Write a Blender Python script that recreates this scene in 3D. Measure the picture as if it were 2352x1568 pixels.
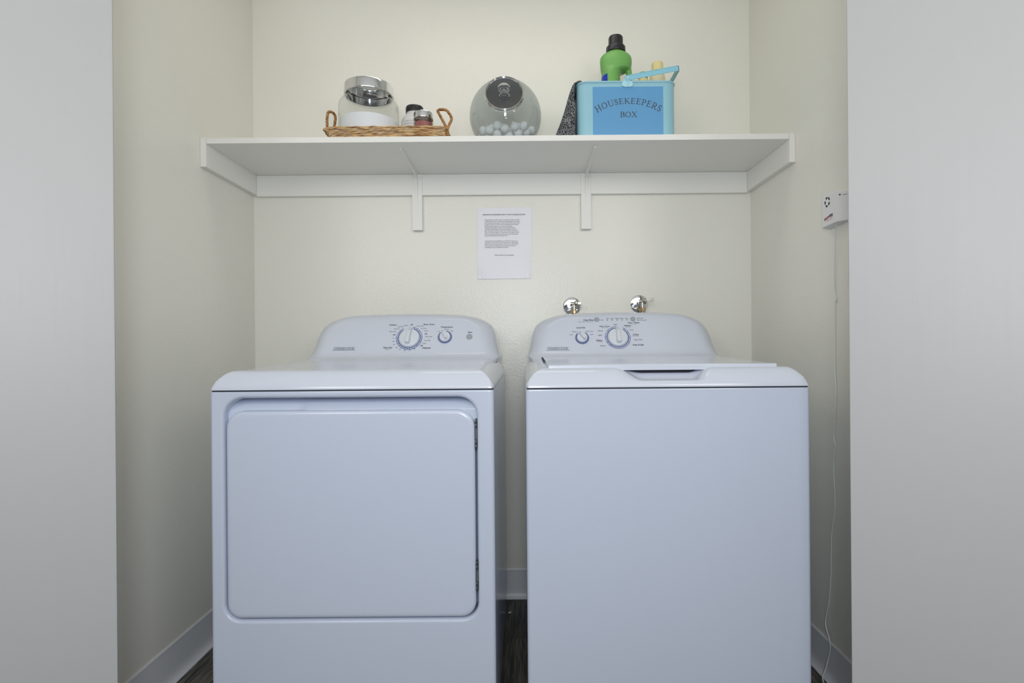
import bpy, bmesh, math, random
from mathutils import Vector, Matrix
for o in list(bpy.data.objects): bpy.data.objects.remove(o, do_unlink=True)
C = bpy.context.scene.collection
PI = math.pi
rad = math.radians
# ------------------------------------------------------------------ camera, light, exposure
cam = bpy.data.cameras.new('camera'); co = bpy.data.objects.new('camera', cam); C.objects.link(co)
cam.sensor_width = 36; cam.lens = 1266/2352*36
cam.shift_x = -27/2352; cam.shift_y = 5/2352; cam.clip_start = 0.02
co.matrix_world = Matrix.Translation((0, 0, 1.0)) @ Matrix.Rotation(PI/2, 4, 'X') @ Matrix.Rotation(-0.008, 4, 'Z')
bpy.context.scene.camera = co
vs = bpy.context.scene.view_settings
vs.view_transform = 'Standard'; vs.look = 'None'; vs.gamma = 1; vs.use_curve_mapping = False; vs.exposure = -0.22
w = bpy.data.worlds.new('world'); bpy.context.scene.world = w; w.use_nodes = True
w.node_tree.nodes['Background'].inputs[0].default_value = (0.85, 0.92, 1.0, 1); w.node_tree.nodes['Background'].inputs[1].default_value = 0.25
def area(name, loc, target, sx, sy, power, col):
    l = bpy.data.lights.new(name, 'AREA'); l.shape = 'RECTANGLE'; l.size = sx; l.size_y = sy; l.energy = power; l.color = col
    o = bpy.data.objects.new(name, l); C.objects.link(o); o.location = loc
    o.rotation_euler = (Vector(target)-Vector(loc)).to_track_quat('-Z', 'Y').to_euler()
    return o
area('photographer_softbox', (-0.03, -1.2, 1.46), (-0.03, 2.0, 1.40), 0.90, 0.46, 5, (0.93, 0.96, 1.0))
area('hall_ceiling_lamp', (0.0, -0.9, 2.36), (0.0, 1.7, 1.2), 3.0, 1.4, 40, (1.0, 0.985, 0.96))
area('closet_fill_light', (-0.08, 1.62, 2.42), (-0.08, 1.62, 0.0), 0.9, 0.22, 2.3, (1.0, 0.94, 0.84))  # added warm fill that brightens the upper closet walls, no real fixture
for sx_ in (-1, 1): area('hall_side_fill', (1.05*sx_, -0.35, 1.75), (-1.0*sx_, 1.8, 1.25), 0.5, 0.5, 5, (1.0, 0.985, 0.95))  # added pair of fill lights to lift the closet side walls
area('camera_flash', (-0.03, -0.30, 1.22), (-0.03, 2.0, 1.05), 0.26, 0.50, 12.0, (0.90, 0.95, 1.0))
bpy.context.scene.cycles.diffuse_bounces = 8
bpy.context.scene.cycles.transparent_max_bounces = 32

# ------------------------------------------------------------------ materials
def lin(c): return tuple(((v/255+0.055)/1.055)**2.4 if v/255 > 0.04045 else v/255/12.92 for v in c)
def mat(name, col, rough=0.5, metal=0.0, spec=0.5, bump=None, trans=0.0, coat=0.0, var=None, ior=1.45):
    """bump = (noise scale, strength, distance, stretch) ; var = (noise scale, second colour, stretch, lo, hi)"""
    m = bpy.data.materials.new(name); m.use_nodes = True
    nt = m.node_tree; p = nt.nodes['Principled BSDF']
    p.inputs['Base Color'].default_value = (*col, 1); p.inputs['Roughness'].default_value = rough
    p.inputs['Metallic'].default_value = metal; p.inputs['Specular IOR Level'].default_value = spec
    p.inputs['Transmission Weight'].default_value = trans; p.inputs['IOR'].default_value = ior
    p.inputs['Coat Weight'].default_value = coat; p.inputs['Coat Roughness'].default_value = 0.08
    def noise(scale, stretch, detail=3):
        tc = nt.nodes.new('ShaderNodeTexCoord'); mp = nt.nodes.new('ShaderNodeMapping'); mp.inputs['Scale'].default_value = stretch
        n = nt.nodes.new('ShaderNodeTexNoise'); n.inputs['Scale'].default_value = scale; n.inputs['Detail'].default_value = detail
        nt.links.new(tc.outputs['Object'], mp.inputs[0]); nt.links.new(mp.outputs[0], n.inputs['Vector']); return n
    if bump:
        n = noise(bump[0], bump[3] if len(bump) > 3 else (1, 1, 1))
        b = nt.nodes.new('ShaderNodeBump'); b.inputs['Strength'].default_value = bump[1]; b.inputs['Distance'].default_value = bump[2]
        nt.links.new(n.outputs[0], b.inputs['Height']); nt.links.new(b.outputs[0], p.inputs['Normal'])
    if var:
        n = noise(var[0], var[2], 5); r = nt.nodes.new('ShaderNodeValToRGB')
        r.color_ramp.elements[0].position = var[3]; r.color_ramp.elements[1].position = var[4]
        r.color_ramp.elements[0].color = (*col, 1); r.color_ramp.elements[1].color = (*var[1], 1)
        nt.links.new(n.outputs[0], r.inputs[0]); nt.links.new(r.outputs[0], p.inputs['Base Color'])
    return m
def glass_mat(name, tint, fres=0.25, rough=0.02):
    m = bpy.data.materials.new(name); m.use_nodes = True; nt = m.node_tree
    nt.nodes.remove(nt.nodes['Principled BSDF'])
    out = nt.nodes['Material Output']; t = nt.nodes.new('ShaderNodeBsdfTransparent'); t.inputs[0].default_value = (*tint, 1)
    g = nt.nodes.new('ShaderNodeBsdfGlossy'); g.inputs['Roughness'].default_value = rough
    lw = nt.nodes.new('ShaderNodeLayerWeight'); lw.inputs[0].default_value = 0.5
    pw_ = nt.nodes.new('ShaderNodeMath'); pw_.operation = 'POWER'; pw_.inputs[1].default_value = 4.0
    ml = nt.nodes.new('ShaderNodeMath'); ml.operation = 'MULTIPLY_ADD'; ml.inputs[1].default_value = 0.75; ml.inputs[2].default_value = fres*0.3
    mx = nt.nodes.new('ShaderNodeMixShader')
    nt.links.new(lw.outputs['Facing'], pw_.inputs[0]); nt.links.new(pw_.outputs[0], ml.inputs[0]); nt.links.new(ml.outputs[0], mx.inputs[0]); nt.links.new(t.outputs[0], mx.inputs[1]); nt.links.new(g.outputs[0], mx.inputs[2])
    nt.links.new(mx.outputs[0], out.inputs[0]); return m
M = {}
M['wall'] = mat('cream_wall_paint', (0.82, 0.81, 0.745), 0.27, spec=0.38, bump=(130, 0.20, 0.004))
M['hall'] = mat('hall_wall_paint', (0.78, 0.77, 0.74), 0.6)
M['ceil'] = mat('ceiling_paint', (0.80, 0.80, 0.77), 0.8)
M['trim'] = mat('white_shelf_paint', (0.84, 0.835, 0.80), 0.38, bump=(60, 0.08, 0.003))
M['door'] = mat('painted_wood_grain', (0.49, 0.495, 0.50), 0.42, bump=(55, 0.15, 0.003, (1, 1, 0.05)))
M['base'] = mat('grey_vinyl_cove_base', (0.74, 0.76, 0.80), 0.35)
M['enamel'] = mat('white_appliance_enamel', (0.53, 0.585, 0.705), 0.16, spec=0.5, coat=0.2)  # white machines; the blue of cool light is put into enamel and plastic colour
M['plastic'] = mat('white_appliance_plastic', (0.59, 0.625, 0.71), 0.11, spec=0.5)
M['gap'] = mat('dark_gap_shade', (0.03, 0.035, 0.045), 0.7)  # near-black colour puts shade into seams and slots; kick base uses it too
M['grey_btn'] = mat('grey_button_plastic', (0.33, 0.36, 0.38), 0.5)
M['knob'] = mat('white_knob_plastic', (0.64, 0.67, 0.73), 0.25)
M['ink'] = mat('black_print', (0.03, 0.035, 0.05), 0.6)
M['greyink'] = mat('grey_print', (0.16, 0.17, 0.2), 0.6)
M['blueink'] = mat('navy_print', (0.015, 0.05, 0.25), 0.5)
M['logo'] = mat('slate_badge_print', (0.09, 0.13, 0.2), 0.4)
M['badge'] = mat('badge_underline', (0.2, 0.28, 0.34), 0.4)
M['chrome'] = mat('polished_chrome', (0.82, 0.83, 0.85), 0.06, 1.0)
M['nickel'] = mat('brushed_nickel', (0.52, 0.52, 0.48), 0.25, 1.0)
M['brass'] = mat('brass', (0.55, 0.40, 0.24), 0.25, 1.0)
M['steel'] = mat('braided_steel', (0.35, 0.36, 0.37), 0.4, 1.0)
M['paper'] = mat('white_paper_in_sleeve', (0.78, 0.79, 0.85), 0.16, bump=(14, 0.25, 0.004))
M['sleeve'] = glass_mat('clear_plastic_sleeve', (0.97, 0.97, 0.97), 0.12, 0.12)
M['pin'] = mat('pin_grey', (0.35, 0.35, 0.36), 0.4)
M['alarm'] = mat('white_alarm_plastic', (0.80, 0.80, 0.82), 0.35)
M['hole'] = mat('black_hole', (0.01, 0.01, 0.01), 0.8)
M['red'] = mat('red_print', (0.55, 0.03, 0.03), 0.5)
M['cord'] = mat('white_cord_rubber', (0.72, 0.74, 0.72), 0.45)
M['glass'] = glass_mat('clear_glass', (0.95, 0.96, 0.96), 0.2)
M['bowlglass'] = glass_mat('smoky_round_glass', (0.73, 0.765, 0.775), 0.2)
M['knobglass'] = glass_mat('thick_clear_glass', (0.88, 0.90, 0.91), 0.35)
M['lidglass'] = mat('dark_reflective_lid', (0.30, 0.31, 0.34), 0.05, 1.0)
M['powder'] = mat('white_powder', (0.86, 0.88, 0.92), 0.9, bump=(200, 0.2, 0.002))
M['ball'] = mat('white_wool', (0.95, 0.95, 0.96), 0.9, bump=(120, 0.3, 0.003))
M['bottle'] = mat('translucent_white_plastic', (0.66, 0.66, 0.66), 0.35)
M['charcoal'] = mat('charcoal_plastic', (0.022, 0.023, 0.026), 0.32)
M['redwax'] = mat('pink_red_wax', (0.42, 0.10, 0.11), 0.45, var=(40, (0.50, 0.22, 0.22), (1, 1, 0.05), 0.4, 0.6))
M['jamglass'] = glass_mat('small_jar_glass', (0.80, 0.76, 0.74), 0.2)
M['cloth'] = mat('charcoal_melange_cloth', (0.025, 0.027, 0.031), 0.95, bump=(420, 0.9, 0.006), var=(260, (0.42, 0.43, 0.46), (1, 1, 1), 0.46, 0.66))
M['boxblue'] = mat('pale_turquoise_enamel', (0.30, 0.56, 0.66), 0.28)
M['boxhandle'] = mat('turquoise_strap_enamel', (0.27, 0.57, 0.70), 0.3)
M['clip'] = mat('pale_turquoise_clip', (0.42, 0.71, 0.80), 0.3)
M['panel'] = mat('mid_blue_label', (0.115, 0.335, 0.60), 0.35)
M['boxink'] = mat('slate_lettering', (0.085, 0.10, 0.13), 0.6)
M['green'] = mat('leaf_green_plastic', (0.17, 0.42, 0.11), 0.38)
M['bluelabel'] = mat('royal_blue_label', (0.0, 0.03, 0.45), 0.4)
M['yellow'] = mat('pale_yellow_plastic', (0.76, 0.66, 0.32), 0.4)
M['cream'] = mat('cream_plastic', (0.76, 0.70, 0.48), 0.4)
M['scrap'] = mat('white_scrap', (0.8, 0.85, 0.85), 0.7)
# wicker strands: colour varies along each strand
M['wicker'] = mat('wicker_strands', (0.23, 0.095, 0.025), 0.4, var=(50, (0.80, 0.55, 0.26), (0.5, 0.8, 4.0), 0.36, 0.64))
M['rope'] = mat('twisted_wicker_rope', (0.22, 0.095, 0.03), 0.5, var=(90, (0.50, 0.26, 0.09), (1, 1, 1), 0.38, 0.62))
# floor planks
def plank_mat():
    m = bpy.data.materials.new('dark_wood_plank'); m.use_nodes = True; nt = m.node_tree; p = nt.nodes['Principled BSDF']
    tc = nt.nodes.new('ShaderNodeTexCoord'); mp = nt.nodes.new('ShaderNodeMapping'); mp.inputs['Rotation'].default_value = (0, 0, PI/2); mp.inputs['Location'].default_value = (0.07, 0.04, 0)
    br = nt.nodes.new('ShaderNodeTexBrick'); br.inputs['Scale'].default_value = 1; br.inputs['Brick Width'].default_value = 1.2; br.inputs['Row Height'].default_value = 0.15
    br.inputs['Mortar Size'].default_value = 0.001; br.inputs['Color1'].default_value = (0, 0, 0, 1); br.inputs['Color2'].default_value = (1, 1, 1, 1); br.inputs['Mortar'].default_value = (0, 0, 0, 1)
    nt.links.new(tc.outputs['Object'], mp.inputs[0]); nt.links.new(mp.outputs[0], br.inputs[0])
    m2 = nt.nodes.new('ShaderNodeMapping'); m2.inputs['Scale'].default_value = (26, 1.6, 1); n = nt.nodes.new('ShaderNodeTexNoise'); n.inputs['Scale'].default_value = 4; n.inputs['Detail'].default_value = 8; n.inputs['Distortion'].default_value = 1.2
    nt.links.new(tc.outputs['Object'], m2.inputs[0]); nt.links.new(m2.outputs[0], n.inputs['Vector'])
    r = nt.nodes.new('ShaderNodeValToRGB'); r.color_ramp.elements[0].position = 0.38; r.color_ramp.elements[1].position = 0.66
    r.color_ramp.elements[0].color = (0.02, 0.018, 0.016, 1); r.color_ramp.elements[1].color = (0.19, 0.17, 0.145, 1)
    nt.links.new(n.outputs[0], r.inputs[0])
    r2 = nt.nodes.new('ShaderNodeMapRange'); r2.inputs[3].default_value = 0.45; r2.inputs[4].default_value = 1.35
    nt.links.new(br.outputs[0], r2.inputs[0]); mx = nt.nodes.new('ShaderNodeVectorMath'); mx.operation = 'SCALE'
    nt.links.new(r.outputs[0], mx.inputs[0]); nt.links.new(r2.outputs[0], mx.inputs['Scale']); nt.links.new(mx.outputs[0], p.inputs['Base Color'])
    p.inputs['Roughness'].default_value = 0.45; return m
M['floor'] = plank_mat()

# ------------------------------------------------------------------ mesh helpers
def link(name, bm, m, parent=None, smooth=True, angle=35, label=None):
    bmesh.ops.recalc_face_normals(bm, faces=bm.faces[:])
    me = bpy.data.meshes.new(name); bm.to_mesh(me); bm.free()
    if m: me.materials.append(m)
    if smooth:
        for p in me.polygons: p.use_smooth = True
        me.set_sharp_from_angle(angle=rad(angle))
    o = bpy.data.objects.new(name, me); C.objects.link(o)
    if smooth and angle < 170: wn = o.modifiers.new('wn', 'WEIGHTED_NORMAL'); wn.keep_sharp = True
    if parent:
        o.parent = parent; o.matrix_parent_inverse = Matrix.Identity(4)
        if parent.get('_base') is not None: pass
        o.location = -world_loc(parent)
    if label: o['label'] = label
    return o
def world_loc(o):
    v = Vector((0, 0, 0))
    while o: v += o.location; o = o.parent
    return v
def thing(name, label, cat, loc, group=None):
    o = bpy.data.objects.new(name, None); C.objects.link(o); o.location = loc; o.empty_display_size = 0.05
    o['label'] = label; o['category'] = cat
    if group: o['group'] = group
    return o
def tag(o, label, cat, group=None, kind=None):
    o['label'] = label; o['category'] = cat
    if group: o['group'] = group
    if kind: o['kind'] = kind
    return o
def struct(name, bm, m, **k):
    o = link(name, bm, m, **k); o['kind'] = 'structure'; return o
def box(bm, x0, x1, y0, y1, z0, z1, bev=0, seg=2):
    g = bmesh.ops.create_cube(bm, size=1); vsn = g['verts']
    for v in vsn: v.co = Vector(((x0+x1)/2+v.co.x*(x1-x0), (y0+y1)/2+v.co.y*(y1-y0), (z0+z1)/2+v.co.z*(z1-z0)))
    if bev:
        es = list({e for v in vsn for e in v.link_edges})
        bmesh.ops.bevel(bm, geom=es, offset=bev, segments=seg, profile=0.5, affect='EDGES')
    return bm
def B(*a, **k): return box(bmesh.new(), *a, **k)
def lathe(bm, prof, mtx, seg=48, close=False):
    """prof = [(r, h)], axis = local z, mtx places it"""
    rings = []
    for r, h in prof:
        if r < 1e-6: rings.append([bm.verts.new(mtx @ Vector((0, 0, h)))])
        else: rings.append([bm.verts.new(mtx @ Vector((r*math.cos(2*PI*i/seg), r*math.sin(2*PI*i/seg), h))) for i in range(seg)])
    pairs = list(zip(rings, rings[1:]))
    if close: pairs.append((rings[-1], rings[0]))
    for a, b in pairs:
        for i in range(seg):
            j = (i+1) % seg
            if len(a) == 1 and len(b) == 1: continue
            if len(a) == 1: bm.faces.new((a[0], b[i], b[j]))
            elif len(b) == 1: bm.faces.new((a[i], a[j], b[0]))
            else: bm.faces.new((a[i], a[j], b[j], b[i]))
    return bm
def L(prof, mtx, seg=48, close=False): return lathe(bmesh.new(), prof, mtx, seg, close)
def T(x, y, z): return Matrix.Translation((x, y, z))
def axis_m(loc, d):
    """matrix whose local z looks along d"""
    return Matrix.Translation(loc) @ Vector(d).normalized().to_track_quat('Z', 'Y').to_matrix().to_4x4()
def tube(bm, pts, r, seg=8, closed=False, caps=True):
    pts = [Vector(p) for p in pts]; n = len(pts); rings = []; up = None
    for i, p in enumerate(pts):
        if closed: t = pts[(i+1) % n]-pts[i-1]
        else: t = pts[min(i+1, n-1)]-pts[max(i-1, 0)]
        t.normalize()
        if up is None: up = Vector((0, 0, 1)) if abs(t.z) < 0.9 else Vector((0, 1, 0))
        s = t.cross(up).normalized(); up = s.cross(t).normalized()
        rr = r[i] if isinstance(r, (list, tuple)) else r
        rings.append([bm.verts.new(p+(s*math.cos(2*PI*k/seg)+up*math.sin(2*PI*k/seg))*rr) for k in range(seg)])
    for i in range(n if closed else n-1):
        a, b = rings[i], rings[(i+1) % n]
        for k in range(seg): bm.faces.new((a[k], a[(k+1) % seg], b[(k+1) % seg], b[k]))
    if caps and not closed: bm.faces.new(rings[0][::-1]); bm.faces.new(rings[-1])
    return bm
def spline(P, n=8):
    P = [Vector(p) for p in P]; out = []
    for i in range(len(P)-1):
        a = P[max(i-1, 0)]; b = P[i]; c = P[i+1]; d = P[min(i+2, len(P)-1)]
        for k in range(n):
            t = k/n
            out.append(0.5*((2*b)+(c-a)*t+(2*a-5*b+4*c-d)*t*t+(-a+3*b-3*c+d)*t**3))
    out.append(P[-1]); return out
def extr(bm, poly, fn, a, b):
    """poly 2D, fn(u, v, w) -> 3D ; between w=a and w=b"""
    A = [bm.verts.new(fn(u, v, a)) for u, v in poly]; Bv = [bm.verts.new(fn(u, v, b)) for u, v in poly]
    bm.faces.new(A[::-1]); bm.faces.new(Bv)
    n = len(poly)
    for i in range(n): bm.faces.new((A[i], A[(i+1) % n], Bv[(i+1) % n], Bv[i]))
    return bm
def rrect(x0, x1, z0, z1, r, n=8):
    rs = r if isinstance(r, (list, tuple)) else (r,)*4   # bl, br, tr, tl
    out = []
    for (cx, cz, a0, rr) in ((x0+rs[0], z0+rs[0], 180, rs[0]), (x1-rs[1], z0+rs[1], 270, rs[1]), (x1-rs[2], z1-rs[2], 0, rs[2]), (x0+rs[3], z1-rs[3], 90, rs[3])):
        for k in range(n+1):
            a = rad(a0+90*k/n); out.append((cx+rr*math.cos(a), cz+rr*math.sin(a)))
    return out
def text_mesh(bm, s, mtx, size, bold=0, shear=0, align='CENTER'):
    cu = bpy.data.curves.new('t', 'FONT'); cu.body = s; cu.size = size; cu.align_x = align; cu.align_y = 'CENTER'; cu.shear = shear; cu.resolution_u = 2
    o = bpy.data.objects.new('t', cu); C.objects.link(o)
    bpy.context.view_layer.update()
    me = bpy.data.meshes.new_from_object(o.evaluated_get(bpy.context.evaluated_depsgraph_get()))
    me.transform(mtx); bm.from_mesh(me)
    if bold:
        dx_ = (mtx.to_3x3() @ Vector((1, 0, 0)))*bold*size*1.6; me.transform(Matrix.Translation(dx_)); bm.from_mesh(me)
        if bold > 0.014: me.transform(Matrix.Translation(-2*dx_)); bm.from_mesh(me)
    bpy.data.meshes.remove(me); bpy.data.objects.remove(o); bpy.data.curves.remove(cu)
def front_m(x, y, z, tilt=0):
    """text plane facing -Y, leaning back by tilt"""
    return T(x, y, z) @ Matrix.Rotation(PI/2-tilt, 4, 'X')
# serif capitals drawn as strokes in a unit-high box
def stroke(bm, mtx, pts, wd):
    for i in range(len(pts)-1):
        a = Vector(pts[i]); b = Vector(pts[i+1]); wa = wd[i] if isinstance(wd, list) else wd; wb = wd[i+1] if isinstance(wd, list) else wd
        d = (b-a); n = Vector((-d.y, d.x)).normalized(); d.normalize(); e = d*0.004
        q = [a-e+n*wa/2, a-e-n*wa/2, b+e-n*wb/2, b+e+n*wb/2]
        bm.faces.new([bm.verts.new(mtx @ Vector((p.x, p.y, 0))) for p in q])
def arc(cx, cy, rx, ry, a0, a1, n=14): return [(cx+rx*math.cos(rad(a0+(a1-a0)*k/n)), cy+ry*math.sin(rad(a0+(a1-a0)*k/n))) for k in range(n+1)]
TK, TN = 0.15, 0.068
def glyph(ch):
    S = []; se = lambda x, y, h=0.12: S.append(([(x-h, y), (x+h, y)], TN))
    if ch in 'HN':
        se(.16, .97); se(.16, .03); se(.74, .97); se(.74, .03)
        if ch == 'H': S += [([(.16, 0), (.16, 1)], TK), ([(.74, 0), (.74, 1)], TK), ([(.16, .5), (.74, .5)], TN)]
        else: S += [([(.16, 0), (.16, 1)], TN), ([(.74, 0), (.74, 1)], TN), ([(.14, .98), (.74, .02)], TK)]
        return S, .92
    if ch == 'O':
        a = arc(.46, .5, .38, .46, 0, 360, 30); S.append((a, [TN+(TK-TN)*abs(math.cos(rad(360*k/30))) for k in range(31)])); return S, .94
    if ch == 'C':
        a = arc(.46, .5, .36, .46, 48, 312, 24); S.append((a, [TN+(TK-TN)*max(0, -math.cos(rad(48+264*k/24))) for k in range(25)])); S += [([(.71, .98), (.71, .72)], TN), ([(.71, .02), (.71, .26)], TN)]; return S, .82
    if ch == 'U':
        se(.15, .97); se(.74, .97); S += [([(.15, 1), (.15, .34)], TK), ([(.74, 1), (.74, .34)], TN), (arc(.445, .34, .295, .31, 180, 360), TN+.03)]; return S, .9
    if ch == 'S':
        S.append((arc(.3, .73, .2, .23, 30, 250, 14)+arc(.3, .27, .22, .24, 70, -150, 14), [TN]*4+[TN+.05]*8+[TK]*8+[TN+.05]*6+[TN]*4)); S += [([(.5, .95), (.5, .72)], TN), ([(.07, .05), (.07, .3)], TN)]; return S, .6
    if ch in 'EPRKBT' and ch != 'T':
        S.append(([(.17, 0), (.17, 1)], TK)); se(.15, .03); se(.15, .97)
        if ch == 'E': S += [([(.15, .97), (.64, .97)], TN), ([(.15, .03), (.66, .03)], TN), ([(.15, .52), (.5, .52)], TN), ([(.62, 1), (.62, .78)], TN), ([(.65, 0), (.65, .24)], TN), ([(.49, .64), (.49, .4)], TN)]; return S, .74
        if ch in 'PR':
            S += [([(.17, .97), (.4, .97)], TN), ([(.17, .46), (.4, .46)], TN), (arc(.4, .715, .22, .255, 90, -90), [TN]*3+[TK]*9+[TN]*3)]
            if ch == 'P': return S, .7
            S += [([(.38, .46), (.72, .02)], TK), ([(.66, .03), (.84, .03)], TN)]; return S, .82
        if ch == 'B': S += [([(.17, .97), (.4, .97)], TN), ([(.17, .53), (.42, .53)], TN), ([(.17, .03), (.4, .03)], TN), (arc(.4, .75, .19, .22, 90, -90), [TN]*3+[TK]*9+[TN]*3), (arc(.42, .28, .24, .25, 90, -90), [TN]*3+[TK]*9+[TN]*3)]; return S, .74
        if ch == 'K': S += [([(.7, .98), (.2, .42)], TN), ([(.34, .58), (.76, .02)], TK)]; se(.7, .97, .1); se(.76, .03, .1); return S, .88
    if ch == 'X': S += [([(.14, 1), (.74, 0)], TK), ([(.72, 1), (.12, 0)], TN)]; se(.14, .97); se(.72, .97); se(.12, .03); se(.74, .03); return S, .88
    if ch == 'V': S += [([(.12, 1), (.44, 0)], TK), ([(.76, 1), (.44, 0)], TN)]; se(.12, .97); se(.76, .97, .1); return S, .86
    if ch == 'A': S += [([(.12, 0), (.44, 1)], TN), ([(.76, 0), (.44, 1)], TK), ([(.24, .35), (.64, .35)], TN)]; se(.12, .03); se(.76, .03); return S, .88
    if ch == 'T': S += [([(.4, 0), (.4, 1)], TK), ([(.05, .97), (.75, .97)], TN), ([(.06, 1), (.06, .76)], TN), ([(.74, 1), (.74, .76)], TN)]; se(.4, .03, .13); return S, .8
    return S, .4
def serif_line(bm, s, mtx, h, sx=1.0, gap=0.06, shear=0):
    W = [glyph(c)[1]+gap for c in s]; tot = sum(W)*h*sx; x = -tot/2
    sh = Matrix(((1, shear, 0, 0), (0, 1, 0, 0), (0, 0, 1, 0), (0, 0, 0, 1)))
    for c, wd in zip(s, W):
        for p, t in glyph(c)[0]: stroke(bm, mtx @ T(x, 0, 0) @ sh @ Matrix.Diagonal((h*sx, h, 1, 1)), p, t)
        x += wd*h*sx
    return tot

# ------------------------------------------------------------------ room shell
WL, WR, WB, CH = -1.060, 0.899, 2.175, 2.44
struct('floor', B(-2.3, 2.3, -2.6, 2.3, -0.05, 0), M['floor'], smooth=False)
struct('wall_back', B(WL-0.1, WR+0.1, WB, WB+0.1, 0, CH), M['wall'], smooth=False)
struct('wall_left', B(WL-0.1, WL, 1.30, WB, 0, CH), M['wall'], smooth=False)
struct('wall_right', B(WR, WR+0.1, 1.30, WB, 0, CH), M['wall'], smooth=False)
struct('wall_front_left', B(-2.3, -1.00, 1.215, 1.30, 0, CH), M['hall'], smooth=False)
struct('wall_front_right', B(0.83, 2.3, 1.215, 1.30, 0, CH), M['hall'], smooth=False)
struct('wall_front_top', B(-1.00, 0.83, 1.215, 1.30, 2.36, CH), M['hall'], smooth=False)
struct('wall_hall_left', B(-2.3, -2.2, -2.6, 1.215, 0, CH), M['hall'], smooth=False)
struct('wall_hall_right', B(2.2, 2.3, -2.6, 1.215, 0, CH), M['hall'], smooth=False)
struct('ceiling', B(-2.3, 2.3, -2.6, 2.3, CH, CH+0.05), M['ceil'], smooth=False)
def cove(name, fn, a, b):
    prof = [(0, 0.112), (0.003, 0.114), (0.005, 0.111), (0.0045, 0.106), (0.0035, 0.10), (0.0035, 0.035), (0.005, 0.020), (0.009, 0.010), (0.015, 0.004), (0.019, 0.0025), (0.019, 0.0), (0, 0)]
    bm = extr(bmesh.new(), prof, fn, a, b); return struct(name, bm, M['base'], angle=50)
cove('baseboard_back', lambda u, v, w_: Vector((w_, WB-u, v)), WL, WR)
cove('baseboard_left', lambda u, v, w_: Vector((WL+u, w_, v)), 1.30, WB-0.004)
cove('baseboard_right', lambda u, v, w_: Vector((WR-u, w_, v)), 1.30, WB-0.004)
def door(name, ex, s, ang, width):
    """leaf standing open: free edge at (ex, 1.2), leaf runs away sideways and towards the hall"""
    th = 0.035; bm = B(0, width, 0, th, 0.012, 2.05, bev=0.003, seg=2)
    d = Vector((s*math.cos(ang), -math.sin(ang), 0)); n = Vector((math.sin(ang)*s, math.cos(ang), 0))
    for v in bm.verts:
        x, y, z = v.co; p = Vector((ex, 1.2, 0))+d*x+n*y; v.co = Vector((p.x, p.y, z))
    return struct(name, bm, M['door'])
door('door_1', -0.889, -1, rad(40), 0.75)
door('door_2', 0.708, 1, rad(40), 0.75)

# ------------------------------------------------------------------ wall shelf
SY, SZ = 1.813, 1.685
sh = thing('wall_shelf', 'long white painted wooden shelf on cleats and two metal brackets above the washer and dryer', 'shelf', ((WL+WR)/2, SY, SZ))
link('shelf_board', B(WL+0.0205, WR-0.0205, SY, WB-0.0005, SZ-0.019, SZ, bev=0.0015), M['trim'], sh)
link('cleat', B(WL+0.0205, WR-0.0205, WB-0.019, WB-0.0005, 1.584, SZ-0.0195, bev=0.001), M['trim'], sh)
link('cleat', B(WL+0.0005, WL+0.020, SY-0.001, WB-0.0005, 1.590, SZ+0.001, bev=0.0015), M['trim'], sh)
link('cleat', B(WR-0.020, WR-0.0005, SY-0.001, WB-0.0005, 1.590, SZ+0.001, bev=0.0015), M['trim'], sh)
for bx in (-0.4115, 0.248):
    bm = B(bx-0.0195, bx+0.0195, 2.151, WB-0.0005, 1.446, SZ-0.020, bev=0.0012)
    web = [(2.152, 1.505), (2.147, 1.56), (2.140, 1.61), (2.128, 1.638), (2.10, 1.652), (1.99, 1.658), (1.875, 1.6625), (1.862, 1.6655), (2.152, 1.6655)]
    extr(bm, web, lambda u, v, w_: Vector((w_, u, v)), bx-0.0028, bx+0.0028)
    box(bm, bx-0.0065, bx+0.0065, 1.868, 2.152, SZ-0.0225, SZ-0.0195, bev=0.001)
    lathe(bm, [(0, 0), (0.0065, 0), (0.005, -0.004), (0, -0.0045)], T(bx, 1.868, SZ-0.0195), 16)
    lathe(bm, [(0.006, 0), (0.0045, 0.003), (0, 0.003)], axis_m((bx+0.011, 2.151, 1.650), (0, -1, 0)), 12)
    link('bracket', bm, M['trim'], sh)

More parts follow.
